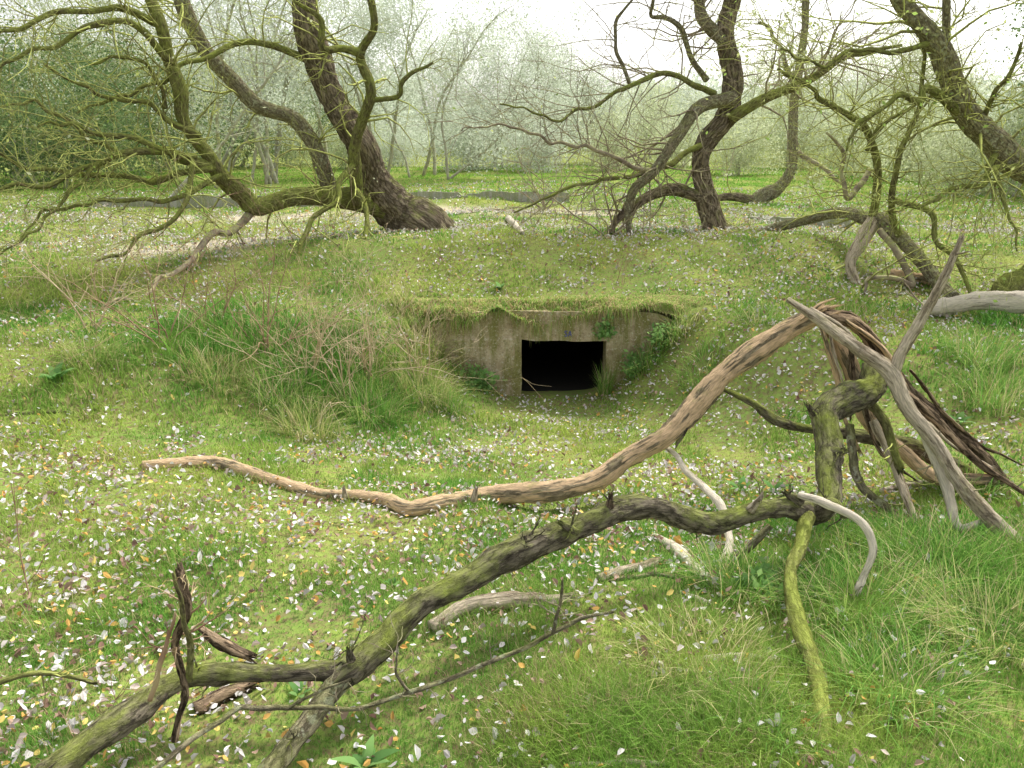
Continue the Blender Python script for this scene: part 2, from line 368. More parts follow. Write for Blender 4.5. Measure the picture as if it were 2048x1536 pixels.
BL=(.55,8.2,-.95)
bk_=root('bunker','half buried brown concrete bunker with square dark doorway under the grassy mound','bunker',BL)
xb=np.concatenate([np.linspace(-1.1,.1,27),np.linspace(.1,1.01,20)[1:],np.linspace(1.01,2.1,24)[1:]])
zb=np.concatenate([np.linspace(-1.35,-.33,22),np.linspace(-.33,-.03,8)[1:]])
V,Q=cellwall(xb,zb,8.2,8.58,lambda x,z:.1<x<1.01 and -1.3<z<-.33)
part(bk_,'front_wall',mk('front_wall',V,Q,BL,smooth=False),M['conc'])
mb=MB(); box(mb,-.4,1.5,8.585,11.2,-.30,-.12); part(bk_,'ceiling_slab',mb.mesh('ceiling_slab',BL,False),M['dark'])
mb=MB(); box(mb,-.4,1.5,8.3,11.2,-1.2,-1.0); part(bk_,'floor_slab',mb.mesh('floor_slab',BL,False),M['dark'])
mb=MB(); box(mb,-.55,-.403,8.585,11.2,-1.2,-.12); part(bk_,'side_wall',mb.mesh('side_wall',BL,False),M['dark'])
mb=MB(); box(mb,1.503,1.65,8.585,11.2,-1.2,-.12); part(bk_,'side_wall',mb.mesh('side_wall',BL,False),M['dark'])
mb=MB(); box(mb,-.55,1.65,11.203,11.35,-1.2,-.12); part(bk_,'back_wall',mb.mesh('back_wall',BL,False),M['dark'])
gp=at(1137,668,8.185); mb=MB()
def stroke(pts):
    c=np.array([[gp[0]+a*.85,8.192,gp[2]+b*.85,.0055] for a,b in pts]); tube(mb,c,6,.01,0,0,jag=0)
stroke([(-.015,.03),(-.035,.036),(-.045,.02),(-.03,.002),(-.018,-.015),(-.03,-.033),(-.048,-.026)])
stroke([(.0,-.033),(.018,.034),(.036,-.033)]); stroke([(.008,-.01),(.03,-.01)])
part(bk_,'graffiti',mb.mesh('graffiti',BL),M['blue'],label='small blue painted letters on the lintel')
def lowwall(name,label,x0,x1,Y,zt,notches,mat,th=.22,slope=0):
    loc=((x0+x1)/2,Y,h1((x0+x1)/2,Y)); n=int((x1-x0)/.08); xs_=np.linspace(x0,x1,n); top=[]
    for x in xs_:
        z=zt+slope*(x-x0)+.02*float(vn(np.array([[x*3,Y,0]]))[0])+.012*float(vn(np.array([[x*11,Y,0]]))[0])
        for a,b,dz in notches:
            if a<x<b: z-=dz
        top.append(z)
    V=[];Q=[]
    for x,z in zip(xs_,top):
        zz=h1(x,Y)-.3; V+= [(x,Y,zz),(x,Y,z),(x,Y+th,z-.01),(x,Y+th,zz)]
    for i in range(n-1):
        for a in range(3): Q.append([4*i+a,4*(i+1)+a,4*(i+1)+a+1,4*i+a+1])
    Q+= [[0,1,2,3],[4*n-1,4*n-2,4*n-3,4*n-4]]
    single(name,mk(name,V,[Q],loc,False),mat,label,'wall',loc)
lowwall('concrete_wall','long low grey concrete wall edge with notches, in the middle distance',-2.9,1.35,19.2,.46,[(-1.25,-1.1,.08),(-1.1,-.75,.04),(.6,.8,.05)],M['conc2'],th=.18)
lowwall('concrete_wall','low broken concrete wall behind the drooping left limb',-9.6,-3.0,18.6,.38,[(-8.2,-7.6,.08),(-6.6,-6.3,.05)],M['conc2'],th=.18,slope=.012)
lowwall('concrete_slab','low pale concrete slab edge behind the middle tree',3.2,6.2,14.8,.31,[(4.6,4.75,.05)],M['conc2'],th=.2)
# ---------------------------------------------------------------- grass
def longmask(x,y):
    L=.95*np.exp(-((x-2.4)/1.4)**2-((y-3.0)/.8)**2)+1.2*np.exp(-((x+1.9)/1.4)**2-((y-7.2)/.8)**2)+.9*np.exp(-((x-5.2)/1.2)**2-((y-6.8)/1.6)**2)+.5*np.exp(-((x-3.2)/1.)**2-((y-8.2)/.5)**2)+.6*np.exp(-((x-1.3)/1.2)**2-((y-2.0)/.35)**2)+.7*np.exp(-((x+6)/2)**2-((y-9.)/1)**2)+.5*np.exp(-((x+4)/1.5)**2-((y-6)/1)**2)+.5*np.exp(-((x+1.6)/1.2)**2-((y-8.9)/.5)**2)
    return L
def field(N,r0,r1,pw,th=43):
    u=rng.uniform(0,1,N)
    if pw==0: r=r0*(r1/r0)**u
    else: r=(r0**pw+u*(r1**pw-r0**pw))**(1/pw)
    a=np.radians(rng.uniform(-th,th,N)); return r*np.sin(a),r*np.cos(a),r
def clear(x,y): return ~((np.abs(x-XC)<1.62)&(y>8.16)&(y<8.66))
x,y,r=field(540000,1.3,42,0); k=clear(x,y)&(rng.uniform(0,1,len(x))>sandmask(x,y)); x,y,r=x[k],y[k],r[k]
Lm=np.clip(longmask(x,y)*(1+.8*n2(x,y,2.2,21)),0,1.3); tuft=np.clip(.35+1.2*n2(x,y,3.1,22)+.6*n2(x,y,8,23),0,1.5)
h=(.014+.034*tuft)*rng.uniform(.5,1.5,len(x))*(1+.02*r)+Lm*.16*rng.uniform(.3,1.2,len(x))
lean=rng.uniform(.2,1.2,len(x)); w=np.maximum(.0021,.00105*r)*rng.uniform(.7,1.4,len(x))*(1+.2*Lm)
base=np.stack([x,y,H(x,y)-.006],-1)
V,Fs,m=blades(base,rng.uniform(0,2*np.pi,len(x)),lean,h,w,.35*lean*np.clip(.4+Lm,0,1),2)
cn=np.clip(.4+1.0*n2(x,y,.7,31)+.7*n2(x,y,3,32),0,1)[:,None]*np.where(y>19,.35,1)[:,None]
col=(1-cn)*np.array([.16,.35,.06])+cn*np.array([.39,.49,.1]); col=np.where(Lm[:,None]>.45,col*np.array([.85,.93,.95]),col)
col[y>19]*=np.array([1.15,1.15,1.0])
dry=rng.uniform(0,1,len(x))<.09+.14*(n2(x,y,1.7,33)>.2); dry&=(y<19); col[dry]=np.array([.54,.45,.25]); col*=rng.uniform(.6,1.2,(len(x),1))
single('grass',mk('grass',V,Fs,col=np.repeat(col,m,0)),M['grass'],'short bright green mossy grass covering the ground and mound','grass',kind='stuff')
N=13000; x=rng.uniform(-1.5,2.5,N); uu=rng.uniform(.05,1,N)**.6; y,z=lip(x,uu)
az=-np.pi/2+rng.normal(0,.8,N); lean=rng.uniform(.3,1.1,N); h=rng.uniform(.05,.3,N)*(.7+.8*n2(x,x*0,2.5,5)+.3*n2(x,x*0,9,6))
V,Fs,m=blades(np.stack([x,y,z],-1),az,lean,h,rng.uniform(.004,.008,N),rng.uniform(.7,2.3,N),4)
col=colmix(N,[(.2,.38,.07),(.38,.45,.12),(.56,.46,.25),(.35,.24,.13)],[4,3,4,1.5])
single('overhanging_grass',mk('overhanging_grass',V,Fs,col=np.repeat(col,m,0)),M['grass'],'green and straw coloured grass hanging over the bunker lintel','grass',kind='stuff')
# ---------------------------------------------------------------- leaf litter
def litter(name,label,N,pal,wts,size,dens,pw=1.25,r0=1.3,r1=26):
    x,y,r=field(N,r0,r1,pw); k=clear(x,y)&(rng.uniform(0,1,len(x))<dens(x,y)); x,y,r=x[k],y[k],r[k]; n=len(x)
    c=np.stack([x,y,H(x,y)+rng.uniform(.006,.04,n)*(1+.03*r)],-1)
    az=rng.uniform(0,2*np.pi,n); a=np.stack([np.cos(az),np.sin(az),rng.normal(0,.5,n)],-1); b=np.stack([-np.sin(az),np.cos(az),rng.normal(0,.6,n)],-1)
    up=np.cross(a,b); s=(size*rng.uniform(.4,1.4,n)*(1+.065*r))[:,None]; fo=rng.uniform(-.3,.9,n)[:,None]
    V=np.stack([c-a*s,c-a*s*.35+b*s*.62+up*s*fo,c+a*s*.45+b*s*.5+up*s*fo,c+a*s*1.1+up*s*.3,c-a*s*.4-b*s*.6+up*s*fo,c+a*s*.4-b*s*.52+up*s*fo],1).reshape(-1,3)
    o=(np.arange(n)*6)[:,None]; Fs=[o+np.array([[0,1,2,3]]),o+np.array([[0,3,5,4]])]
    col=colmix(n,pal,wts,.22)
    single(name,mk(name,V,Fs,smooth=False,col=np.repeat(col,6,0)),M['litter'],label,'leaf litter',kind='stuff')
dl=lambda x,y:np.clip((.48+.5*n2(x,y,.9,41)+.6*n2(x,y,3.4,42)+.25*np.exp(-((x-1.5)/4)**2-((y-9.)/2)**2))*(1-.75*np.clip(longmask(x,y),0,1)),0.03,1)*np.where(y>17,.35,1)
litter('pale_leaf_litter','pale silvery fallen poplar leaves scattered thickly over the grass',120000,[(.66,.63,.6),(.52,.48,.45),(.76,.74,.71),(.46,.38,.34)],[5,4,2,2.5],.0098,dl,pw=1.2)
litter('brown_leaf_litter','purple brown and orange fallen leaves mixed into the grass',75000,[(.24,.15,.11),(.38,.27,.2),(.6,.36,.11),(.68,.54,.17)],[5,5,2.6,2],.0098,lambda x,y:dl(x,y)*np.where(y<5.5,1,.45),pw=1.1)
# ---------------------------------------------------------------- trees with laid out limbs
def handtree(name,label,cat,limbs,mats,ntw,twmat,Ltw,lvl=2,nch=3,droop=0.,leaf=None,group=None,sides=16,sp=.05,rtw=.3):
    cs=[ctrl(l[1]) for l in limbs]; loc=cs[0][0,:3].copy(); loc[2]=h1(loc[0],loc[1])
    r_=root(name,label,cat,loc,group); out=[]
    for k,(l,c) in enumerate(zip(limbs,cs)):
        mb=MB(); tk=l[0]=='trunk'; rm=c[:,3].mean(); big=tk and rm>.1
        c[:,3]*=.97 if big else .88
        R=tube(mb,c,48 if big else (sides if rm>.05 else (10 if rm>.02 else 7)),sp*.7 if big else (sp if rm>.05 else sp*.8),.1,.25,seed=k+len(label)%7,furrow=.18 if big else .08,fs=18 if big else 38,kk=.12 if big else (.4 if rm>.05 else 1.05))
        part(r_,l[0],mb.mesh(l[0],loc),M[l[2]] if len(l)>2 else M[mats])
        nt=int(ntw*(l[3] if len(l)>3 else 1))
        for p,d,rr in onlimb(R,nt,.15 if not tk else .45):
            pr=nrm(np.cross(d,rng.normal(size=3))); rt=min(max(rr*rtw,.005),.017)
            grow(out,p,nrm(d*.6+pr*rng.uniform(.6,1.3)),Ltw*rng.uniform(.35,1.3),rt,lvl,nch,droop,.27)
    mb=MB(); twigs(mb,out); part(r_,'twigs',mb.mesh('twigs',loc),M[twmat],kind='stuff')
    if leaf:
        pts=np.concatenate([t[0][2:] for t in out if t[2]==0]); n=leaf[0]; c=pts[rng.integers(0,len(pts),n)]
        V,Q,cc=leafcloud(c,leaf[1],colmix(n,leaf[2],[1]*len(leaf[2])),.05)
        part(r_,'crown',mk('crown',V,[Q],loc,col=cc),M['leaf'],kind='stuff')
    return r_
ml='mosslimb'
LT=[('trunk',[(872,490,12.2,92),(842,462,12.1,98),(800,425,12.0,92),(745,360,11.8,78),(715,290,11.6,68),(665,195,11.5,62),(625,110,11.4,56),(608,40,11.3,54),(600,-60,11.2,50),(590,-250,11,45),(600,-450,10.8,30)],'trunk',.6),
('root',[(830,445,12.0,50),(872,452,11.95,34),(888,472,11.9,24)],'mosslimb',0),
('limb',[(665,395,11.7,40),(632,312,11.5,36),(585,235,11.4,36),(520,200,11.2,38),(470,175,11.1,36),(410,95,11,36),(375,30,10.9,33),(355,-40,10.8,30),(330,-200,10.6,22)],'lichen',1.2),
('limb',[(790,420,12,56),(700,398,11.8,46),(600,402,11.4,38),(520,414,11,42),(480,395,10.8,42),(440,345,10.5,36),(415,310,10.3,32),(385,245,10.2,30),(360,180,10.1,29),(340,110,10,27),(318,45,9.9,25),(290,-20,9.8,24),(250,-150,9.6,16)],'mosslimb',1.6),
('limb',[(715,405,11.6,30),(708,330,11.3,28),(712,270,11.1,24),(738,190,10.9,22),(722,110,10.7,22),(745,50,10.5,18),(740,-20,10.4,16),(700,-150,10.2,8)],ml,1),
('limb',[(728,107,10.7,22),(690,105,10.5,19),(650,80,10.3,17),(635,40,10.2,13),(585,5,10,8)],ml,.5),
('branch',[(735,200,10.9,13),(790,185,10.7,11),(830,150,10.5,9),(868,124,10.3,5)],ml,.5),
('limb',[(432,335,10.4,26),(380,318,10,23),(320,310,9.7,20),(250,310,9.4,16),(200,325,9.2,14),(100,360,8.8,11),(0,385,8.4,9),(-120,420,8,5)],ml,1.5),
('limb',[(390,312,10,15),(300,300,9.6,13),(215,268,9.3,11),(150,250,9,8),(70,252,8.7,5)],ml,1),
('branch',[(386,325,9.9,13),(375,395,9.6,12),(310,460,9.2,10),(245,500,8.9,9),(190,520,8.6,6)],ml,.8),
('branch',[(505,425,11,20),(460,455,10.4,16),(400,500,9.8,14),(350,550,9.2,11),(280,595,8.6,9),(215,610,8.2,6)],'graytwig',.7),
('branch',[(705,330,11.2,14),(660,400,10.6,12),(615,460,10.2,11),(590,520,9.8,8),(545,545,9.5,4)],ml,1),
('branch',[(712,380,11.2,14),(735,440,10.8,11),(722,520,10.4,8),(735,600,10,4)],ml,.7),
('limb',[(425,338,10.3,17),(300,352,9.9,14),(170,352,9.4,12),(60,335,9,9),(-40,290,8.6,6)],ml,1.1),
('limb',[(345,130,10,20),(270,62,9.6,16),(200,50,9.3,14),(100,88,9,11),(0,132,8.7,8),(-60,170,8.5,5)],ml,1.1),
('limb',[(612,118,11.4,18),(540,95,11,15),(470,90,10.7,14),(400,115,10.4,12),(330,155,10,10),(150,230,9.4,5)],ml,1),
('limb',[(318,50,9.9,18),(230,20,9.5,15),(130,30,9.2,12),(50,60,8.9,10),(-40,70,8.7,8)],ml,1),
('branch',[(440,350,10.4,12),(330,400,9.8,11),(200,400,9.4,9),(90,420,9,7),(20,500,8.7,3)],ml,.9),
('branch',[(250,310,9.4,10),(170,275,9.2,9),(70,200,9,7),(0,215,8.8,5)],ml,.7),
('branch',[(400,270,10.2,14),(300,215,9.8,11),(200,190,9.5,9),(90,130,9.2,5)],ml,.9),
('branch',[(200,325,9.2,9),(120,400,8.8,8),(60,470,8.5,6),(-20,520,8.2,4)],ml,.8),
('branch',[(330,215,10,11),(300,130,9.7,9),(240,110,9.5,8),(180,130,9.3,5)],ml,.8)]
handtree('leaning_tree','large rough barked tree leaning left with sprawling mossy limbs, left of the bunker','tree',LT,'mosslimb',18,'mosstwig',1.0,2,3,-.03,leaf=(500,.022,[(.26,.36,.08),(.42,.47,.16),(.5,.52,.36)]))
MT=[('trunk',[(1436,500,12.1,72),(1425,462,12.1,54),(1412,410,12.1,43),(1402,330,12.1,40),(1416,280,12.1,42),(1452,235,12.1,42),(1462,150,12.1,40),(1448,70,12,36),(1465,0,12,32),(1480,-120,12,28),(1500,-260,11.8,14)],'trunk',.9),
('limb',[(1450,85,12,30),(1420,40,12,26),(1395,0,11.9,22),(1350,-120,11.7,12)],'lichen',1),
('limb',[(1465,197,12,34),(1400,213,11.7,30),(1355,275,11.5,27),(1310,332,11.4,22),(1270,380,11.3,19),(1256,430,11.3,16),(1262,480,11.3,12)],'lichen',1),
('limb',[(1465,238,12,28),(1530,200,11.8,22),(1600,165,11.5,18),(1690,120,11.2,13),(1800,90,10.9,7)],ml,1.5),
('branch',[(1430,188,12,15),(1340,156,11.7,12),(1260,172,11.4,10),(1200,205,11.2,8),(1120,240,11,6),(1000,205,10.8,4)],ml,2),
('branch',[(1412,160,12,15),(1375,110,11.8,13),(1355,60,11.7,11),(1310,20,11.5,9),(1290,-60,11.3,6)],'lichen',1),
('limb',[(1412,398,12.1,28),(1360,377,11.9,26),(1310,380,11.8,24),(1275,402,11.6,20),(1240,440,11.5,15),(1212,470,11.4,10)],'trunk',.5),
('branch',[(1403,290,12,15),(1310,345,11.6,12),(1230,358,11.3,10),(1130,375,11,8),(1030,425,10.8,4)],ml,2),
('branch',[(1262,175,11.4,9),(1240,110,11.3,9),(1225,50,11.2,8),(1265,0,11.1,5)],'lichen',.6),
('branch',[(1300,340,11.4,11),(1200,300,11.2,9),(1100,280,11,7),(1000,250,10.8,5),(920,260,10.6,3)],'graytwig',2),
('branch',[(1420,430,12.1,18),(1480,455,11.9,14),(1530,470,11.7,8)],'trunk',.2)]
handtree('crooked_tree','crooked brown tree with forked top and a limb curving to the ground, centre right','tree',MT,'mosslimb',16,'graytwig',1.2,2,3,-.02,leaf=(250,.022,[(.26,.35,.1),(.44,.48,.18)]))
ST=[('trunk',[(1500,412,19,30),(1525,388,19,30),(1560,372,19,26),(1583,335,18.9,20),(1590,200,18.8,17),(1608,60,18.7,15),(1618,-100,18.6,10)],'lichen',1.2),
('limb',[(1505,400,19,22),(1470,390,19,20),(1430,400,19,14),(1400,420,19,8)],'trunk',.3),
('limb',[(1588,300,18.9,12),(1650,340,18.6,10),(1690,370,18.4,6)],'graytwig',.6),('limb',[(1592,180,18.8,12),(1560,100,18.6,9),(1520,40,18.4,6)],'lichen',1)]
handtree('slender_tree','slender pale tree with a bent mossy foot, right behind the crooked tree','tree',ST,'lichen',9,'mosstwig',1.5,2,3,.02,leaf=(1800,.045,[(.5,.55,.3),(.58,.6,.44)]))
RT=[('trunk',[(2420,520,9.3,100),(2250,410,9.1,76),(2048,330,9,58),(1990,290,8.9,54),(1930,225,8.8,46),(1890,130,8.7,42),(1860,80,8.6,36),(1800,0,8.5,32),(1740,-100,8.4,20)],'lichen',1.3),
('limb',[(1890,140,8.7,24),(1905,70,8.6,20),(1900,0,8.5,18),(1930,-120,8.3,12)],'lichen',1),
('limb',[(1925,228,8.8,24),(1870,190,8.5,18),(1800,190,8.3,13),(1720,240,8.1,9),(1690,300,8,4)],ml,1.3),
('branch',[(2000,295,8.9,16),(1960,360,8.6,12),(1900,385,8.4,10),(1830,410,8.2,7),(1770,400,8,3)],ml,1.5),
('branch',[(2040,330,8.9,14),(1990,340,8.5,12),(2020,420,8.3,8),(2040,500,8.1,4)],ml,1),
('branch',[(1862,85,8.6,14),(1800,110,8.4,11),(1720,100,8.2,9),(1640,130,8,7),(1560,100,7.9,4)],ml,1.6),
('branch',[(1960,255,8.8,14),(2000,180,8.6,11),(2040,90,8.4,7)],ml,1.2)]
handtree('lichen_tree','lichen covered tree leaning in from the right edge with tangled mossy branches','tree',RT,'mosslimb',16,'mosstwig',1.05,2,3,-.02,leaf=(600,.022,[(.28,.4,.1),(.46,.5,.2)]))
FT=[('trunk',[(1900,600,8.7,40),(1885,575,8.8,38),(1830,512,9.2,32),(1765,455,9.6,32),(1740,438,9.8,30),(1690,415,10.3,26),(1620,440,10.8,26),(1560,458,11,22),(1480,472,11.3,14)],'lichen',.5),
('limb',[(1750,445,9.7,36),(1718,480,9.5,30),(1700,530,9.3,24),(1712,575,9.1,22),(1722,630,8.9,14)],'pale',.3),
('limb',[(1745,450,9.7,20),(1742,345,9.5,18),(1725,270,9.3,16),(1680,215,9.1,13),(1620,175,8.9,10),(1550,138,8.7,7)],ml,1.6),
('limb',[(1800,480,9.4,20),(1785,400,9.2,17),(1795,320,9,14),(1835,210,8.9,11),(1850,110,8.8,8),(1830,20,8.7,5)],ml,1.6),
('branch',[(1740,340,9.5,14),(1700,400,9.1,12),(1690,300,9,9),(1655,270,8.9,5)],'graytwig',.8),
('branch',[(1760,460,9.5,16),(1840,560,9,14),(1745,555,8.9,9),(1720,590,8.8,5)],'graytwig',.3),
('branch',[(1790,400,9.2,15),(1850,430,8.9,13),(1910,520,8.6,12),(1945,590,8.3,9)],ml,.8),
('branch',[(1735,300,9.4,12),(1780,240,9.2,10),(1850,200,9,6)],ml,.8)]
handtree('fallen_tree','dead half fallen tree with arched trunk and pale hanging limb, behind the right log','fallen tree',FT,'mosslimb',14,'mosstwig',.9,2,3,.0)
# ---------------------------------------------------------------- fallen branches in front
def fallen(name,label,cat,parts_,twn=0,twmat='graytwig',Ltw=.3,group=None,sides=30,sp=.012):
    cs=[ctrl(l[1]) for l in parts_]; mn=min((c[np.argmin(c[:,2])] for c in cs),key=lambda v:v[2]); loc=np.array([mn[0],mn[1],mn[2]])
    multi=len(parts_)>1 or twn
    if multi: r_=root(name,label,cat,loc,group)
    out=[]
    for k,(l,c) in enumerate(zip(parts_,cs)):
        mb=MB(); rm=c[:,3].mean(); b=l[3] if len(l)>3 else .13
        R=tube(mb,c,sides if rm>.025 else 16,sp if rm>.025 else sp*.9,b,.3,seed=k*3+len(label)%11,furrow=.15,fs=60,jag=2.2,kk=.12 if rm>.02 else .35,shards=7 if rm>.012 else 3,flat=.45 if l[0]=='splinter' else (.65 if l[0]=='split_limb' else 1))
        if multi: part(r_,l[0],mb.mesh(l[0],loc),M[l[2]])
        else: single(name,mb.mesh(name,loc),M[l[2]],label,cat,loc,group=group)
        for p,d,rr in onlimb(R,twn,.3):
            pr=nrm(np.cross(d,rng.normal(size=3))); grow(out,p,nrm(d*.5+pr),Ltw*rng.uniform(.3,1.2),min(rr*.35,.006),1,2,0,.2)
    if out: mb=MB(); twigs(mb,out,5); part(r_,'twigs',mb.mesh('twigs',loc),M[twmat],kind='stuff')
fallen('arched_branch','long fallen branch with peeling tan bark arching up from the grass to a broken peak','fallen branch',[
('limb',[(285,938,'g',22),(430,935,'g',26),(540,965,'g',27),(640,995,'g',24),(760,1005,'g',26),(820,1028,'g',36),(900,1012,'g',30),(980,1003,'g',36),(1080,985,3.95,40),(1180,962,4.05,42),(1260,915,4.15,42),(1330,868,4.2,40),(1400,800,4.3,44),(1450,745,4.35,46),(1520,690,4.4,46),(1590,655,4.4,44),(1650,632,4.4,40)],'arch'),
('split_limb',[(1640,628,4.42,32),(1700,645,4.4,40),(1760,705,4.35,44),(1810,780,4.3,48),(1880,850,4.25,52),(1950,912,4.2,46),(2010,965,4.15,24)],'hollow',.3),
('split_limb',[(1650,640,4.4,34),(1690,690,4.35,42),(1712,760,4.3,44),(1740,840,4.3,42),(1800,905,4.25,42),(1870,950,4.2,42),(1990,960,4.15,28)],'arch',.3),
('splinter',[(1620,618,4.35,22),(1680,650,4.25,20),(1720,700,4.2,14),(1745,745,4.18,4)],'pale',.35),
('splinter',[(1690,640,4.36,18),(1760,690,4.28,24),(1800,745,4.22,18),(1830,800,4.18,4)],'arch',.35),
('splinter',[(1700,690,4.2,20),(1705,770,4.15,22),(1700,840,4.12,6)],'hollow',.35),
('splinter',[(1780,760,4.2,16),(1840,830,4.1,20),(1900,885,4.05,18),(1985,935,4.0,12)],'pale',.35),
('splinter',[(1660,660,4.3,10),(1668,720,4.25,14),(1690,770,4.2,4)],'pale',.35),
('splinter',[(1600,640,4.38,10),(1640,612,4.38,16),(1668,594,4.38,5)],'arch',.35),
('splinter',[(1730,800,4.2,14),(1760,900,4.1,18),(1830,960,4.0,10)],'hollow',.35),
('splinter',[(1640,650,4.36,14),(1670,740,4.3,20),(1690,830,4.25,18),(1720,900,4.2,10)],'arch',.35),
('splinter',[(1820,740,4.3,12),(1890,830,4.22,18),(1960,890,4.18,14),(2040,930,4.12,6)],'hollow',.35),
('splinter',[(1650,618,4.42,20),(1700,625,4.42,18),(1735,655,4.4,5)],'hollow',.35),
('stub',[(1375,830,4.25,26),(1368,862,4.2,16),(1352,890,4.18,6)],'wet'),('stub',[(945,1000,3.82,14),(952,975,3.82,8)],'pale'),('stub',[(690,995,3.95,12),(688,976,3.95,6)],'pale')],0)
fallen('mossy_branch','thick dark mossy fallen branch running from the right elbow down to the lower left corner','fallen branch',[
('limb',[(1745,730,4.15,46),(1738,775,4.0,54),(1690,795,3.85,58),(1655,825,3.75,52),(1650,880,3.6,50),(1655,950,3.4,46),(1655,1000,3.28,46),(1625,1028,3.2,46),(1560,1022,3.1,42),(1490,1030,3.02,40),(1420,1046,2.98,42),(1370,1030,2.93,44),(1310,1012,2.86,46),(1240,1026,2.8,52),(1180,1048,2.73,52),(1100,1078,2.64,52),(1020,1112,2.55,56),(930,1165,2.45,56),(850,1218,2.36,58),(770,1280,2.26,60),(710,1335,2.17,60),(685,1352,2.15,52)],'wet',.17),
('limb',[(705,1340,2.17,50),(640,1340,2.15,40),(560,1344,2.14,38),(450,1345,2.13,42),(390,1350,2.12,44),(330,1375,2.06,48),(280,1408,2.0,52),(200,1465,1.88,58),(110,1535,1.76,62),(30,1605,1.66,66)],'wet'),
('limb',[(700,1340,2.17,50),(660,1385,2.12,42),(600,1460,2.0,40),(530,1545,1.86,42),(470,1620,1.76,44)],'lichen'),
('stub',[(1050,1100,2.56,26),(1048,1078,2.56,14)],'wet'),('stub',[(1220,1030,2.76,24),(1222,992,2.76,10)],'hollow'),('stub',[(705,1320,2.14,20),(697,1297,2.12,10)],'wet'),('stub',[(1150,1065,2.66,22),(1120,1045,2.62,10)],'wet'),
('stub',[(1600,1005,3.12,24),(1570,985,3.1,10)],'wet'),('stub',[(1500,1020,3.0,20),(1525,990,2.98,8)],'pale'),
('stub',[(1665,905,3.5,26),(1690,900,3.45,12)],'wet'),('stub',[(1640,840,3.72,26),(1618,812,3.7,12)],'wet'),
('stub',[(1635,1022,3.18,40),(1668,1012,3.1,30),(1690,1030,3.05,16)],'wet')],3,'wet',.12)
fallen('hanging_branch','curved mossy yellow green branch hanging from the elbow to the bottom edge','branch',[
('limb',[(1615,1035,3.12,34),(1602,1090,2.9,26),(1578,1150,2.7,28),(1590,1230,2.5,32),(1625,1330,2.25,34),(1645,1430,2.02,34),(1660,1545,1.82,32)],'mosslimb')],0)
fallen('pale_hooked_branch','short whitish hooked dead branch drooping beside the elbow','branch',[
('limb',[(1600,990,3.1,14),(1660,1008,3.0,18),(1715,1040,2.9,18),(1742,1090,2.85,17),(1732,1150,2.8,15),(1718,1175,2.78,16)],'cream')],0)
fallen('dead_branch','long bare dead branch sloping from the arch peak down to the right edge','fallen branch',[
('limb',[(1575,598,4.25,12),(1650,645,4.1,22),(1720,700,3.95,25),(1780,748,3.85,28),(1815,815,3.75,28),(1870,890,3.65,28),(1925,975,3.5,28),(2048,1100,3.25,30),(2180,1200,3.0,34)],'pale'),
('limb',[(1785,760,3.86,28),(1800,700,3.88,23),(1840,640,3.9,20),(1885,560,3.92,17),(1922,474,3.95,10)],'pale'),
('branch',[(1805,790,3.8,20),(1850,870,3.72,20),(1890,960,3.6,20),(1915,1050,3.45,17),(1960,1045,3.4,12)],'cream'),
('branch',[(1795,770,3.82,14),(1870,840,3.74,16),(1960,930,3.6,15),(2040,985,3.5,8)],'hollow')],2,'graytwig',.15)
fallen('thin_mossy_branch','thin dark mossy branch passing under the arch towards the right','branch',[
('limb',[(1425,768,4.6,6),(1500,805,4.55,16),(1560,842,4.5,18),(1640,862,4.5,20),(1720,872,4.45,24),(1800,885,4.4,30),(1880,920,4.35,32),(1960,960,4.3,26)],'wet'),
('branch',[(1700,850,4.2,18),(1715,960,4.0,18),(1780,1020,3.8,15),(1850,1085,3.6,12)],'lichen'),
('branch',[(1745,840,4.1,18),(1775,900,4.0,16),(1810,985,3.8,16),(1842,1070,3.6,12)],'pale'),
('branch',[(1728,790,3.95,20),(1770,850,3.9,18),(1805,940,3.8,14)],'mosslimb')],3,'mosstwig',.2)
fallen('forked_stick','pale forked stick standing below the arch among the grass','stick',[
('stem',[(1330,892,4.3,10),(1400,965,3.9,14),(1448,1015,3.6,16),(1455,1100,3.3,18),(1432,1178,3.05,18)],'cream'),
('branch',[(1540,1050,3.25,16),(1490,1100,3.2,16),(1450,1135,3.18,18)],'lichen')],1,'graytwig',.15)
tw_parts=[('stem',[(285,1560,1.72,12),(400,1465,1.86,11),(480,1415,1.95,11),(600,1416,1.98,10),(720,1415,2.0,10),(870,1370,2.05,9),(960,1330,2.1,9),(1060,1290,2.13,9),(1105,1268,2.15,9),(1165,1235,2.18,7),(1225,1224,2.2,5)],'lichen'),
('branch',[(1105,1266,2.15,8),(1120,1215,2.15,7),(1125,1160,2.15,4)],'lichen'),('branch',[(580,1415,1.97,7),(640,1380,1.97,6),(700,1360,1.97,4)],'lichen'),('branch',[(820,1385,2.03,7),(790,1345,2.03,5),(795,1300,2.03,4)],'lichen')]
fallen('thorny_twig','long thin brown twig crossing in front of the mossy branch at the bottom','twig',tw_parts,6,'graytwig',.09)
fallen('broken_upright_stub','reddish broken upright stub at the lower left fork of the mossy branch','branch',[
('stem',[(350,1480,1.95,14),(372,1380,1.98,16),(352,1290,2.0,18),(372,1220,2.02,20),(355,1140,2.04,16)],'hollow',.3),
('branch',[(380,1360,2.0,14),(382,1290,1.98,14),(360,1200,1.96,10),(345,1145,1.95,7)],'mosslimb'),
('branch',[(300,1400,1.95,10),(330,1300,1.97,9),(350,1230,1.98,6)],'red')],5,'red',.14)
fallen('thin_green_twig','thin green twig reaching in at the left edge below the sapling','twig',[
('stem',[(-30,1375,2.0,12),(60,1348,2.05,11),(130,1350,2.1,10),(190,1368,2.12,8)],'mosslimb')],4,'mosstwig',.2)
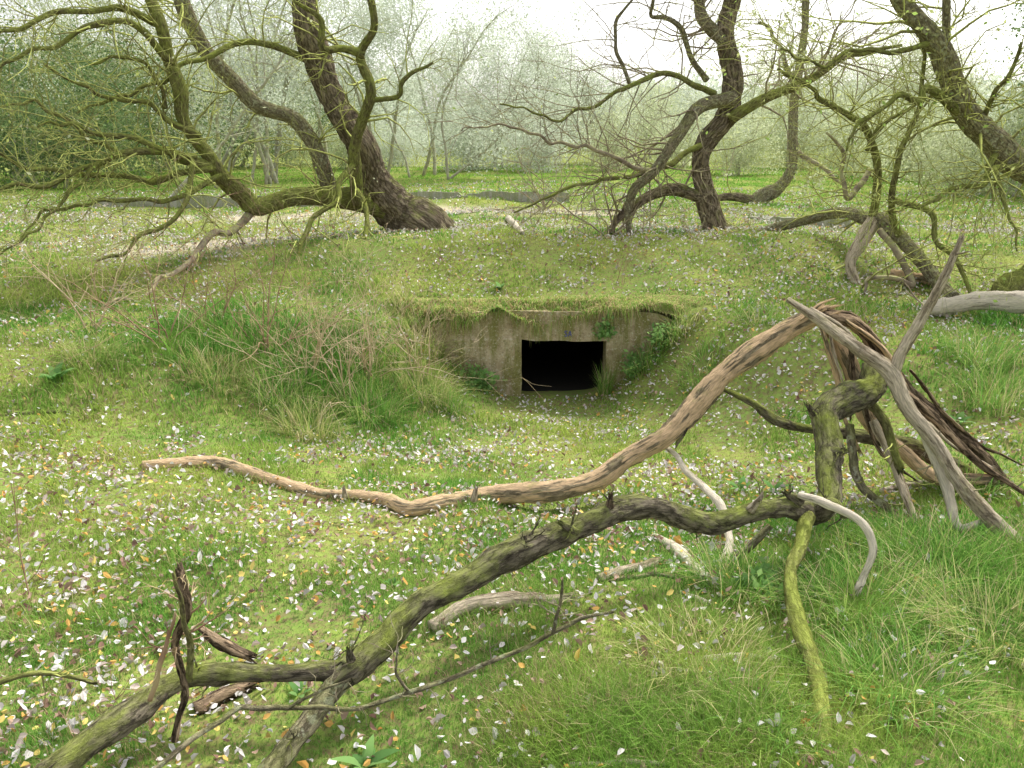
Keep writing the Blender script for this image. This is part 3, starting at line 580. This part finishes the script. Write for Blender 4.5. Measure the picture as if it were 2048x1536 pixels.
sticks=[('broken_log','splintered pale log half under the mossy branch, nearer the centre',[(858,1262,'g',26),(930,1225,'g',36),(1020,1215,'g',38),(1130,1205,'g',26)],'pale'),
('broken_log','rotten dark plank of wood leaning behind the lower left fork',[(402,1255,2.25,14),(450,1285,2.2,24),(505,1318,2.15,20)],'hollow'),
('broken_log','flaky brown piece of rotten wood lying under the lower left fork',[(388,1425,'g',30),(450,1400,'g',34),(500,1380,'g',28)],'hollow'),
('stick','thick short stick lying beneath the middle of the mossy branch',[(1200,1162,'g',16),(1250,1140,'g',20),(1312,1130,'g',18)],'pale'),
('stick','pale peeled stick sloping down towards the forked stick',[(1308,1075,'g',12),(1350,1105,'g',24),(1415,1165,'g',28)],'cream'),
('stick','long flat stick in the grass at lower right',[(1400,1320,'g',14),(1480,1322,'g',22),(1570,1330,'g',14)],'cream'),
('stick','thin stick lying beside the small pale one near the centre',[(1220,1165,'g',8),(1310,1150,'g',9),(1360,1160,'g',6)],'lichen'),
('stick','white twig lying behind the bunker mound near the leaning tree',[(1018,440,'g',12),(1045,470,'g',10)],'cream'),
('stick','mossy stick in the grass at the bottom centre',[(1180,1390,'g',18),(1240,1410,'g',26),(1270,1450,'g',20)],'lichen'),
('stick','thin pale stick at the very bottom right of centre',[(1140,1532,'g',10),(1230,1530,'g',12),(1330,1528,'g',8)],'cream'),
('stick','dark thin stick lying in grass at the far left',[(0,833,'g',7),(60,828,'g',8),(130,826,'g',5)],'wet'),
('stick','pale stick lying across the grass behind the hanging sticks on the right',[(1760,985,'g',10),(1850,970,'g',14),(1930,962,'g',10)],'cream'),
('stick','thin pale stick under the arch, lying towards the elbow',[(1520,1060,'g',8),(1590,1075,'g',12),(1650,1082,'g',8)],'cream'),
('stick','short pale stick near the foot of the forked stick, to its left',[(1360,1185,'g',8),(1415,1210,'g',12)],'cream'),
('log','smooth cream coloured dead log lying at the right edge below the fallen tree',[(1850,612,8.1,34),(1880,612,8,40),(1950,600,7.8,40),(2048,600,7.6,40),(2250,590,7.2,46)],'cream'),
('stump','mossy rotten stump at the right edge above the cream log',[(2020,610,8.6,60),(2025,575,8.6,56),(2050,545,8.6,30)],'mosslimb'),
('stick','broken brown stick near the right log with a splintered end',[(1780,548,'g',16),(1850,565,'g',22),(1880,578,'g',16)],'arch')]
for n_,lb,p_,m_ in sticks:
    fallen(n_,lb,'log' if 'log' in n_ else n_,[('wood',p_,m_,.2)],0)
# ---------------------------------------------------------------- shrubs and saplings
def shrub(px,py,label,hgt,nst,mat,name='dry_shrub',lvl=2,nch=4,rad=.006,spread=.5,droop=-.02,cat='shrub',group=None,Y=None,lx=0):
    b=G(px,py) if Y is None else np.array([at(px,py,Y)[0],Y,0.]); b[2]=h1(b[0],b[1])
    r_=root(name,label,cat,b,group); allo=[]
    for k in range(nst):
        out=[]; d=nrm(np.array([rng.normal(0,spread)+lx,rng.normal(0,spread),1.])); p=b+np.array([rng.normal(0,.1*spread),rng.normal(0,.1*spread),-.03])
        grow(out,p,d,hgt*rng.uniform(.6,1.1),rad*rng.uniform(.7,1.2),lvl,nch,droop,.16)
        mb=MB(); twigs(mb,out[:1],6); part(r_,'stem',mb.mesh('stem',b),M[mat]); allo+=out[1:]
    mb=MB(); twigs(mb,allo,4); part(r_,'twigs',mb.mesh('twigs',b),M[mat],kind='stuff')
for a in [(840,745,'straw coloured leafless shrub against the left end of the bunker wall',.85,10,'dry'),
 (700,800,'tangled dry shrub in the long grass left of the doorway',1.05,10,'dry'),
 (740,750,'pale tangled shrub stems between the dry shrub and the wall',.95,8,'dry'),
 (600,760,'arching straw coloured stems on the left bank',1.2,8,'dry'),
 (540,700,'sparse reddish leafless shrub beneath the leaning tree limbs',1.3,7,'red'),
 (330,690,'thin reddish leafless shrub on the left slope, nearer the centre',1.3,7,'red'),
 (430,640,'thin brown shrub just under the lowest drooping limb',1.1,6,'red'),
 (190,660,'straggly brown leafless shrub on the left slope near the edge',1.2,6,'dry'),
 (1090,420,'small leafless hawthorn bush between the two main trees',1.7,6,'graytwig')]:
    shrub(*a,rad=.0072 if a[3]<1.5 else .014,spread=.55,lx=-.25 if a[0]>=700 and a[0]<900 else 0)
shrub(1215,470,'dense twiggy bush at the foot of the crooked tree',1.6,6,'graytwig',rad=.013,spread=.7)
shrub(1240,600,'dark low leafless shrub growing above the bunker lintel',.5,4,'red',rad=.004,spread=.5,Y=9.1,droop=.03)
shrub(62,1205,'thin leafless sapling standing alone at the left edge',.6,1,'red',name='sapling',cat='sapling',lvl=1,nch=7,rad=.005,spread=.0,droop=.05)
shrub(215,1500,'small brown leafless twiggy weed at the bottom left',.22,4,'red',name='dry_weed',cat='weed',lvl=1,nch=5,rad=.002,spread=.5)
shrub(1400,480,'low bush with a few leaves behind the mound crest at the crooked tree base',.7,5,'graytwig',rad=.006,spread=.9)
# ---------------------------------------------------------------- tussocks and leafy plants
def tussock(px,py,label,R,hh,n,pal,name='grass_tussock',cat='grass tussock'):
    b=G(px,py); N=n; az=rng.uniform(0,2*np.pi,N); rr=R*np.sqrt(rng.uniform(0,1,N))*.5
    x=b[0]+rr*np.cos(az); y=b[1]+rr*np.sin(az); k=clear(x,y)|(abs(px-1205)<2); x,y,az=x[k],y[k],az[k]; N=len(x); y=np.where(~clear(x,y),8.12,y)
    base=np.stack([x,y,H(x,y)-.02],-1); az=az+rng.normal(0,.8,N); h=hh*rng.uniform(.35,1.15,N); lean=rng.uniform(.2,1.3,N)*(.5 if abs(px-1205)<2 else 1)
    V,Fs,m=blades(base,az,lean,h,np.full(N,.0028+.0006*b[1])*rng.uniform(.6,1.2,N),rng.uniform(.3,.75,N)*lean,5)
    single(name,mk(name,V,Fs,b,col=np.repeat(colmix(N,pal,[5,3,1.6]),m,0)),M['grass'],label,cat,b)
gp_=[(.17,.34,.07),(.32,.44,.11),(.54,.48,.26)]; dp=[(.28,.38,.1),(.46,.46,.18),(.6,.52,.3)]
for a in [(840,790,'tall arching tussock at the left end of the bunker wall',.5,.48,520,dp),
 (740,830,'wide drooping tussock below the dry shrub',.5,.42,520,gp_),(620,870,'yellowing tussock at the foot of the left slope',.45,.36,460,dp),
 (560,800,'dark green tussock in the left hollow',.45,.38,460,gp_),(900,815,'bright tussock closest to the doorway on its left',.35,.3,320,gp_),
 (430,760,'ragged tussock on the left slope below the reddish shrub',.45,.34,340,dp),
 (1205,775,'tall green grass clump growing in the right side of the doorway',.12,.42,150,gp_),
 (1480,1180,'long grass clump right of the forked stick',.4,.24,560,gp_),(1720,1230,'large grass clump beneath the pale hooked branch',.5,.28,720,gp_),
 (1880,1150,'spreading grass clump under the sloping dead branches',.5,.3,680,gp_),(1990,1280,'grass clump at the lower right edge',.45,.28,620,dp),
 (1400,1330,'flattened yellow green clump in the lower right grass',.45,.2,600,dp),(1800,1380,'leaning grass clump right of the hanging branch',.45,.22,600,gp_),
 (1500,1440,'short clump left of the hanging branch at the bottom',.35,.17,480,gp_),(1990,800,'tall lush clump behind the split limb at the right',.5,.42,480,gp_),
 (1960,720,'lush grass clump below the cream log',.5,.4,440,gp_),(1520,640,'grass clump on the slope right of the bunker',.4,.22,300,gp_),
 (1345,610,'small fringe clump at the right end of the bunker wall',.45,.32,420,dp),(100,1260,'short clump near the sapling at left',.3,.11,280,gp_),
 (1930,980,'grass clump where the split limb meets the ground',.4,.26,420,gp_),(180,720,'clump of straw and green grass below the left shrubs',.4,.28,300,dp),
 (1300,690,'grass clump burying the wall right of the doorway',.45,.34,420,gp_),(850,690,'straw coloured clump leaning on the left end of the wall',.45,.42,460,dp),(820,640,'upper straw clump hiding the left corner of the wall',.4,.3,360,dp),
 (1400,740,'soft green clump on the bank right of the nettles',.4,.22,320,gp_)]: tussock(*a)
def rosette(px,py,label,n,L,wd,pal,el=.8,name='dock_plant',cat='plant'):
    b=G(px,py); az=np.linspace(0,2*np.pi,n,endpoint=False)+rng.normal(0,.3,n)
    base=b+np.stack([np.cos(az)*.01,np.sin(az)*.01,az*0],-1); lean=rng.uniform(.7,1.5,n)*el
    V,Fs,m=blades(base,az,lean,L*rng.uniform(.5,1.1,n),wd*rng.uniform(.8,1.1,n),.45+0*az,7,'leaf')
    single(name,mk(name,V,Fs,b,col=np.repeat(colmix(n,pal,[1,1]),m,0)),M['leaf'],label,cat,b)
bp=[(.16,.32,.1),(.23,.4,.13)]
for a in [(112,765,'pale green broad leaved rosette on the far left slope',11,.22,.06),(730,1536,'light green broad leaved plant at the bottom centre left',7,.1,.035),
 (1480,985,'broad leaved plant behind the elbow of the mossy branch',8,.11,.04),(1548,985,'second broad leaved plant, touching the elbow',6,.1,.035),
 (1915,850,'broad leaved plant beside the split limb',8,.15,.04),(785,1170,'tiny broad leaved seedling in the middle of the lawn',5,.05,.02),(372,650,'broad leaved plant high on the left slope',9,.18,.05),
 (1000,580,'small leafy plant on the mound above the lintel',9,.15,.04),(600,1390,'tiny green seedling beneath the mossy branch',5,.05,.02)]: rosette(*a,bp)
def leafy(px,py,label,R,hh,n,name='leafy_weed',Y=None):
    b=G(px,py) if Y is None else at(px,py,Y); r_=root(name,label,'plant',b); out=[]
    for k in range(n): grow(out,b+np.array([rng.normal(0,R*.4),rng.normal(0,R*.25),-.02]),nrm(np.array([rng.normal(0,.3),rng.normal(0,.3)-.15,1])),hh*rng.uniform(.5,1.1),.003,0,0,-.03,.08)
    mb=MB(); twigs(mb,out,4); part(r_,'stems',mb.mesh('stems',b),M['mosstwig'],kind='stuff')
    pts=np.concatenate([t[0][1:] for t in out]); c=np.repeat(pts,7,0); N=len(c)
    V,Q,cc=leafcloud(c,.026,colmix(N,[(.2,.37,.12),(.3,.48,.16)],[1,1]),.04); part(r_,'foliage',mk('foliage',V,[Q],b,col=cc),M['leaf'],kind='stuff')
for a in [(965,765,'bushy dark green nettle patch in front of the left wall',.3,.28,14),(1262,725,'leafy nettle patch right of the doorway',.22,.26,14),(1205,668,'leafy sprig hanging at the right end of the lintel',.12,.14,6,'leafy_weed',8.14),
 (1320,655,'leafy weed at the right end of the concrete wall',.25,.2,10),(950,720,'small nettle sprig against the wall, left of the doorway',.15,.2,6),(1500,1180,'low nettles in the grass right of the forked stick',.15,.08,6)]: leafy(*a)
# ---------------------------------------------------------------- background trees
SIL=[(.58,.63,.52),(.53,.58,.46),(.63,.67,.58)]; OLV=[(.4,.46,.25),(.46,.51,.3),(.43,.48,.31)]; DRK=[(.1,.17,.06),(.15,.22,.09),(.2,.28,.12)]; YEL=[(.54,.58,.36),(.58,.62,.43),(.5,.55,.34)]  # pale palettes carry distance haze in their colour, besides real silvery leaves
def bgtree(px,Y,hgt,spread,nst,pal,nleaf,label,name='poplar_tree',size=.045,low=.3,jit=.3,tr=.065,mat='far',lean=.3):
    x=(px-1024)/F*Y/1.03; b=np.array([x,Y,h1(x,Y)]); r_=root(name,label,'tree' if name!='bush' else 'bush',b); out=[]
    for k in range(nst):
        st=[]; d=nrm(np.array([rng.normal(0,lean),rng.normal(0,.16),1.])); L=hgt*rng.uniform(.8,1.05)
        grow(st,b+np.array([rng.normal(0,.1*nst),rng.normal(0,.12*nst),-.1]),d,L,tr*rng.uniform(.7,1.2),0,0,0.01,.15,8)
        P,Rr,_=st[0]; c=np.hstack([P,Rr[:,None]]); mb=MB(); tube(mb,c,8,.25,.1,.8,seed=k+1); part(r_,'trunk',mb.mesh('trunk',b),M[mat])
        for j in range(int(24/nst)+4):
            i=rng.uniform(low,1)*(len(P)-1); i0=int(min(i,len(P)-2)); p=P[i0]+(P[i0+1]-P[i0])*(i-i0)
            d=nrm(np.array([rng.normal(0,1),rng.normal(0,1),rng.uniform(.1,.9)])); f=1-.5*abs(i/len(P)-.55)
            grow(out,p,d,spread*rng.uniform(.5,1)*f,tr*.28,2,3,.02,.18)
    mb=MB(); twigs(mb,out,3); part(r_,'twigs',mb.mesh('twigs',b),M[mat],kind='stuff')
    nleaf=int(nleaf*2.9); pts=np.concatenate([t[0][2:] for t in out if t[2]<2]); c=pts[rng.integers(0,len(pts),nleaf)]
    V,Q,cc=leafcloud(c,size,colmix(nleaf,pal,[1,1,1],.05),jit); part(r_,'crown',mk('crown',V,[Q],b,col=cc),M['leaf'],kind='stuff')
for a in [(330,21,7.5,1.6,1,OLV,800,'single slim tree behind the drooping left limbs'),
 (440,30,8.5,2.2,3,SIL,3500,'triple stemmed silvery tree at the wood edge, behind the lichen limb'),
 (515,27,8.5,2.0,5,SIL,3000,'cluster of five bare stems fanning up behind the leaning trunk'),
 (560,30,8,1.9,3,SIL,2600,'thin leaning stems just left of the leaning trunk'),
 (650,36,8.5,2.4,3,SIL,4200,'silvery tree seen right behind the leaning trunk'),
 (760,33,8,2.2,3,SIL,4200,'silvery tree showing between the leaning trunk and the low wall'),
 (850,31,6.6,2.0,3,SIL,4600,'bushy white poplar with dark split trunk, left of the sky gap'),
 (900,28,4.2,1.5,2,SIL,2400,'small white poplar at the left side of the sky gap'),
 (985,38,5.8,2.4,3,SIL,6500,'rounded silvery white poplar filling the middle of the background'),
 (1085,41,5.3,2.3,3,SIL,5500,'silvery poplar sloping down towards the right of the sky gap'),
 (1180,44,4.5,2.0,2,SIL,4000,'low silvery poplar under the bright sky'),
 (1290,50,4.0,2.2,2,YEL,3500,'hazy yellow green tree under the brightest sky'),
 (1400,56,4.2,2.4,2,SIL,3500,'distant pale tree directly behind the crooked tree'),
 (1500,50,5.6,2.2,2,YEL,3500,'distant tree right of the crooked tree top'),
 (1610,45,7,2.6,2,YEL,5000,'tall hazy tree behind the slender tree'),
 (1730,48,5.8,2.6,2,SIL,4500,'pale round tree between slender tree and right edge tree'),
 (1830,40,6,2.4,2,YEL,4500,'yellow green tree behind the branches at the right'),
 (240,36,8.5,2.4,3,OLV,4200,'olive tree deep in the left wood'),
 (130,33,7,2.2,3,OLV,3800,'olive tree near the left dark thicket'),
 (330,42,9,2.6,2,SIL,4200,'tall silvery tree at the back of the left wood')]:
    bgtree(*a)
for a in [(40,28,4.6,2.4,3,DRK,5000,'dark evergreen thicket tree at the left edge'),(200,30,4.0,2.4,3,DRK,4500,'dark low tree beside the left edge thicket'),(330,36,4,2.2,3,DRK,3800,'dark bushy tree in the shade behind the slim tree'),
 (110,25,3.4,2.0,3,DRK,4000,'low dark thicket in front of the left wood, nearest'),(480,42,4.2,2.4,3,DRK,3800,'dark bushy tree at the back behind the fanned stems'),(640,46,4.3,2.6,3,DRK,3800,'dark green tree in the gap below the leaning trunk'),
 (1990,25,7.5,2.4,2,DRK,5000,'tall dark conifer like tree at the upper right corner'),(2110,21,7.5,2.4,2,DRK,4500,'dark tree cut by the right edge'),(-70,24,5.5,2.4,2,DRK,4000,'dark tree cut by the left edge')]:
    bgtree(*a,name='dark_tree',low=.08,size=.055)
for a in [(1240,36,1.7,1.3,3,YEL,2600,'low yellowish bush on the rise behind the crooked tree, leftmost'),(1480,34,1.9,1.5,3,YEL,3000,'low yellowish bush just right of the crooked trunk'),
 (1580,40,2.4,1.7,3,OLV,3200,'olive bush at the foot of the slender tree'),(1690,33,2.2,1.7,3,YEL,3400,'broad pale bush on the right rise'),(1790,29,2.1,1.6,3,OLV,3200,'olive bush behind the fallen tree limbs'),
 (1900,24,2.1,1.5,3,YEL,3200,'pale bush behind the right leaning tree'),(2030,22,2.2,1.5,3,OLV,3000,'olive bush at the right edge'),(700,40,1.9,1.5,3,OLV,2800,'low bush behind the low concrete wall, left'),
 (590,42,2.3,1.8,3,OLV,3200,'wide olive bush across the glade, behind the leaning trunk'),(400,38,2.2,1.8,3,OLV,3200,'olive bush across the glade, left of the fanned stems'),(800,43,2.6,1.9,3,SIL,3200,'silvery bush across the glade right of the leaning tree'),
 (950,36,1.9,1.5,3,SIL,2800,'low silvery bush in front of the round poplar'),(1350,42,2.3,1.7,3,YEL,3000,'hazy bush left of the crooked trunk'),(1080,35,1.7,1.3,3,SIL,2400,'silvery bush beneath the sloping poplar')]:
    bgtree(*a,name='bush',low=.02,tr=.03,size=.045)
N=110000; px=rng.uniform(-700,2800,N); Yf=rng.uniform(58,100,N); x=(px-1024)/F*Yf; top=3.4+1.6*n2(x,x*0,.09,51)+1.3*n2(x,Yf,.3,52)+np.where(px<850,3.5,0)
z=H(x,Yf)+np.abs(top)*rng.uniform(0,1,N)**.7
V,Q,cc=leafcloud(np.stack([x,Yf,z],-1),.25,colmix(N,[(.56,.62,.5),(.52,.57,.45),(.61,.65,.56)],[1,1,1],.05),.3)  # horizon haze painted as pale, low-contrast leaf colours
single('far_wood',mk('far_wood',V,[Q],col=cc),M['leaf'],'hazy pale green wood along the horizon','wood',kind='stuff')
# ---------------------------------------------------------------- light, world, camera
w=bpy.data.worlds.new('World'); bpy.context.scene.world=w; w.use_nodes=True; nt=w.node_tree
bg=nt.nodes['Background']; sk=nt.nodes.new('ShaderNodeTexSky'); sk.sky_type='NISHITA'; sk.sun_disc=False
EL,RO=math.radians(54),math.radians(38)
sk.sun_elevation=EL; sk.sun_rotation=RO; sk.dust_density=4; sk.air_density=1.2
hs=nt.nodes.new('ShaderNodeHueSaturation'); hs.inputs['Saturation'].default_value=.2; hs.inputs['Value'].default_value=2.0
nt.links.new(sk.outputs[0],hs.inputs['Color']); nt.links.new(hs.outputs[0],bg.inputs[0]); bg.inputs[1].default_value=.15
sl=bpy.data.lights.new('sun','SUN'); sl.energy=3.7; sl.angle=math.radians(8); sl.color=(1,.95,.84)
so=bpy.data.objects.new('sun',sl); C.objects.link(so)
from mathutils import Vector
sd=Vector((math.sin(RO)*math.cos(EL),math.cos(RO)*math.cos(EL),math.sin(EL))); so.rotation_euler=sd.to_track_quat('Z','Y').to_euler()
cm=bpy.data.cameras.new('camera'); cm.lens=28; cm.sensor_width=36; cm.clip_end=1000; cm.clip_start=.05
co=bpy.data.objects.new('camera',cm); C.objects.link(co); co.location=(0,0,CZ); co.rotation_euler=(math.pi/2-PT,0,0)
sc=bpy.context.scene; sc.camera=co; sc.view_settings.view_transform='Standard'; sc.view_settings.look='None'; sc.view_settings.exposure=0
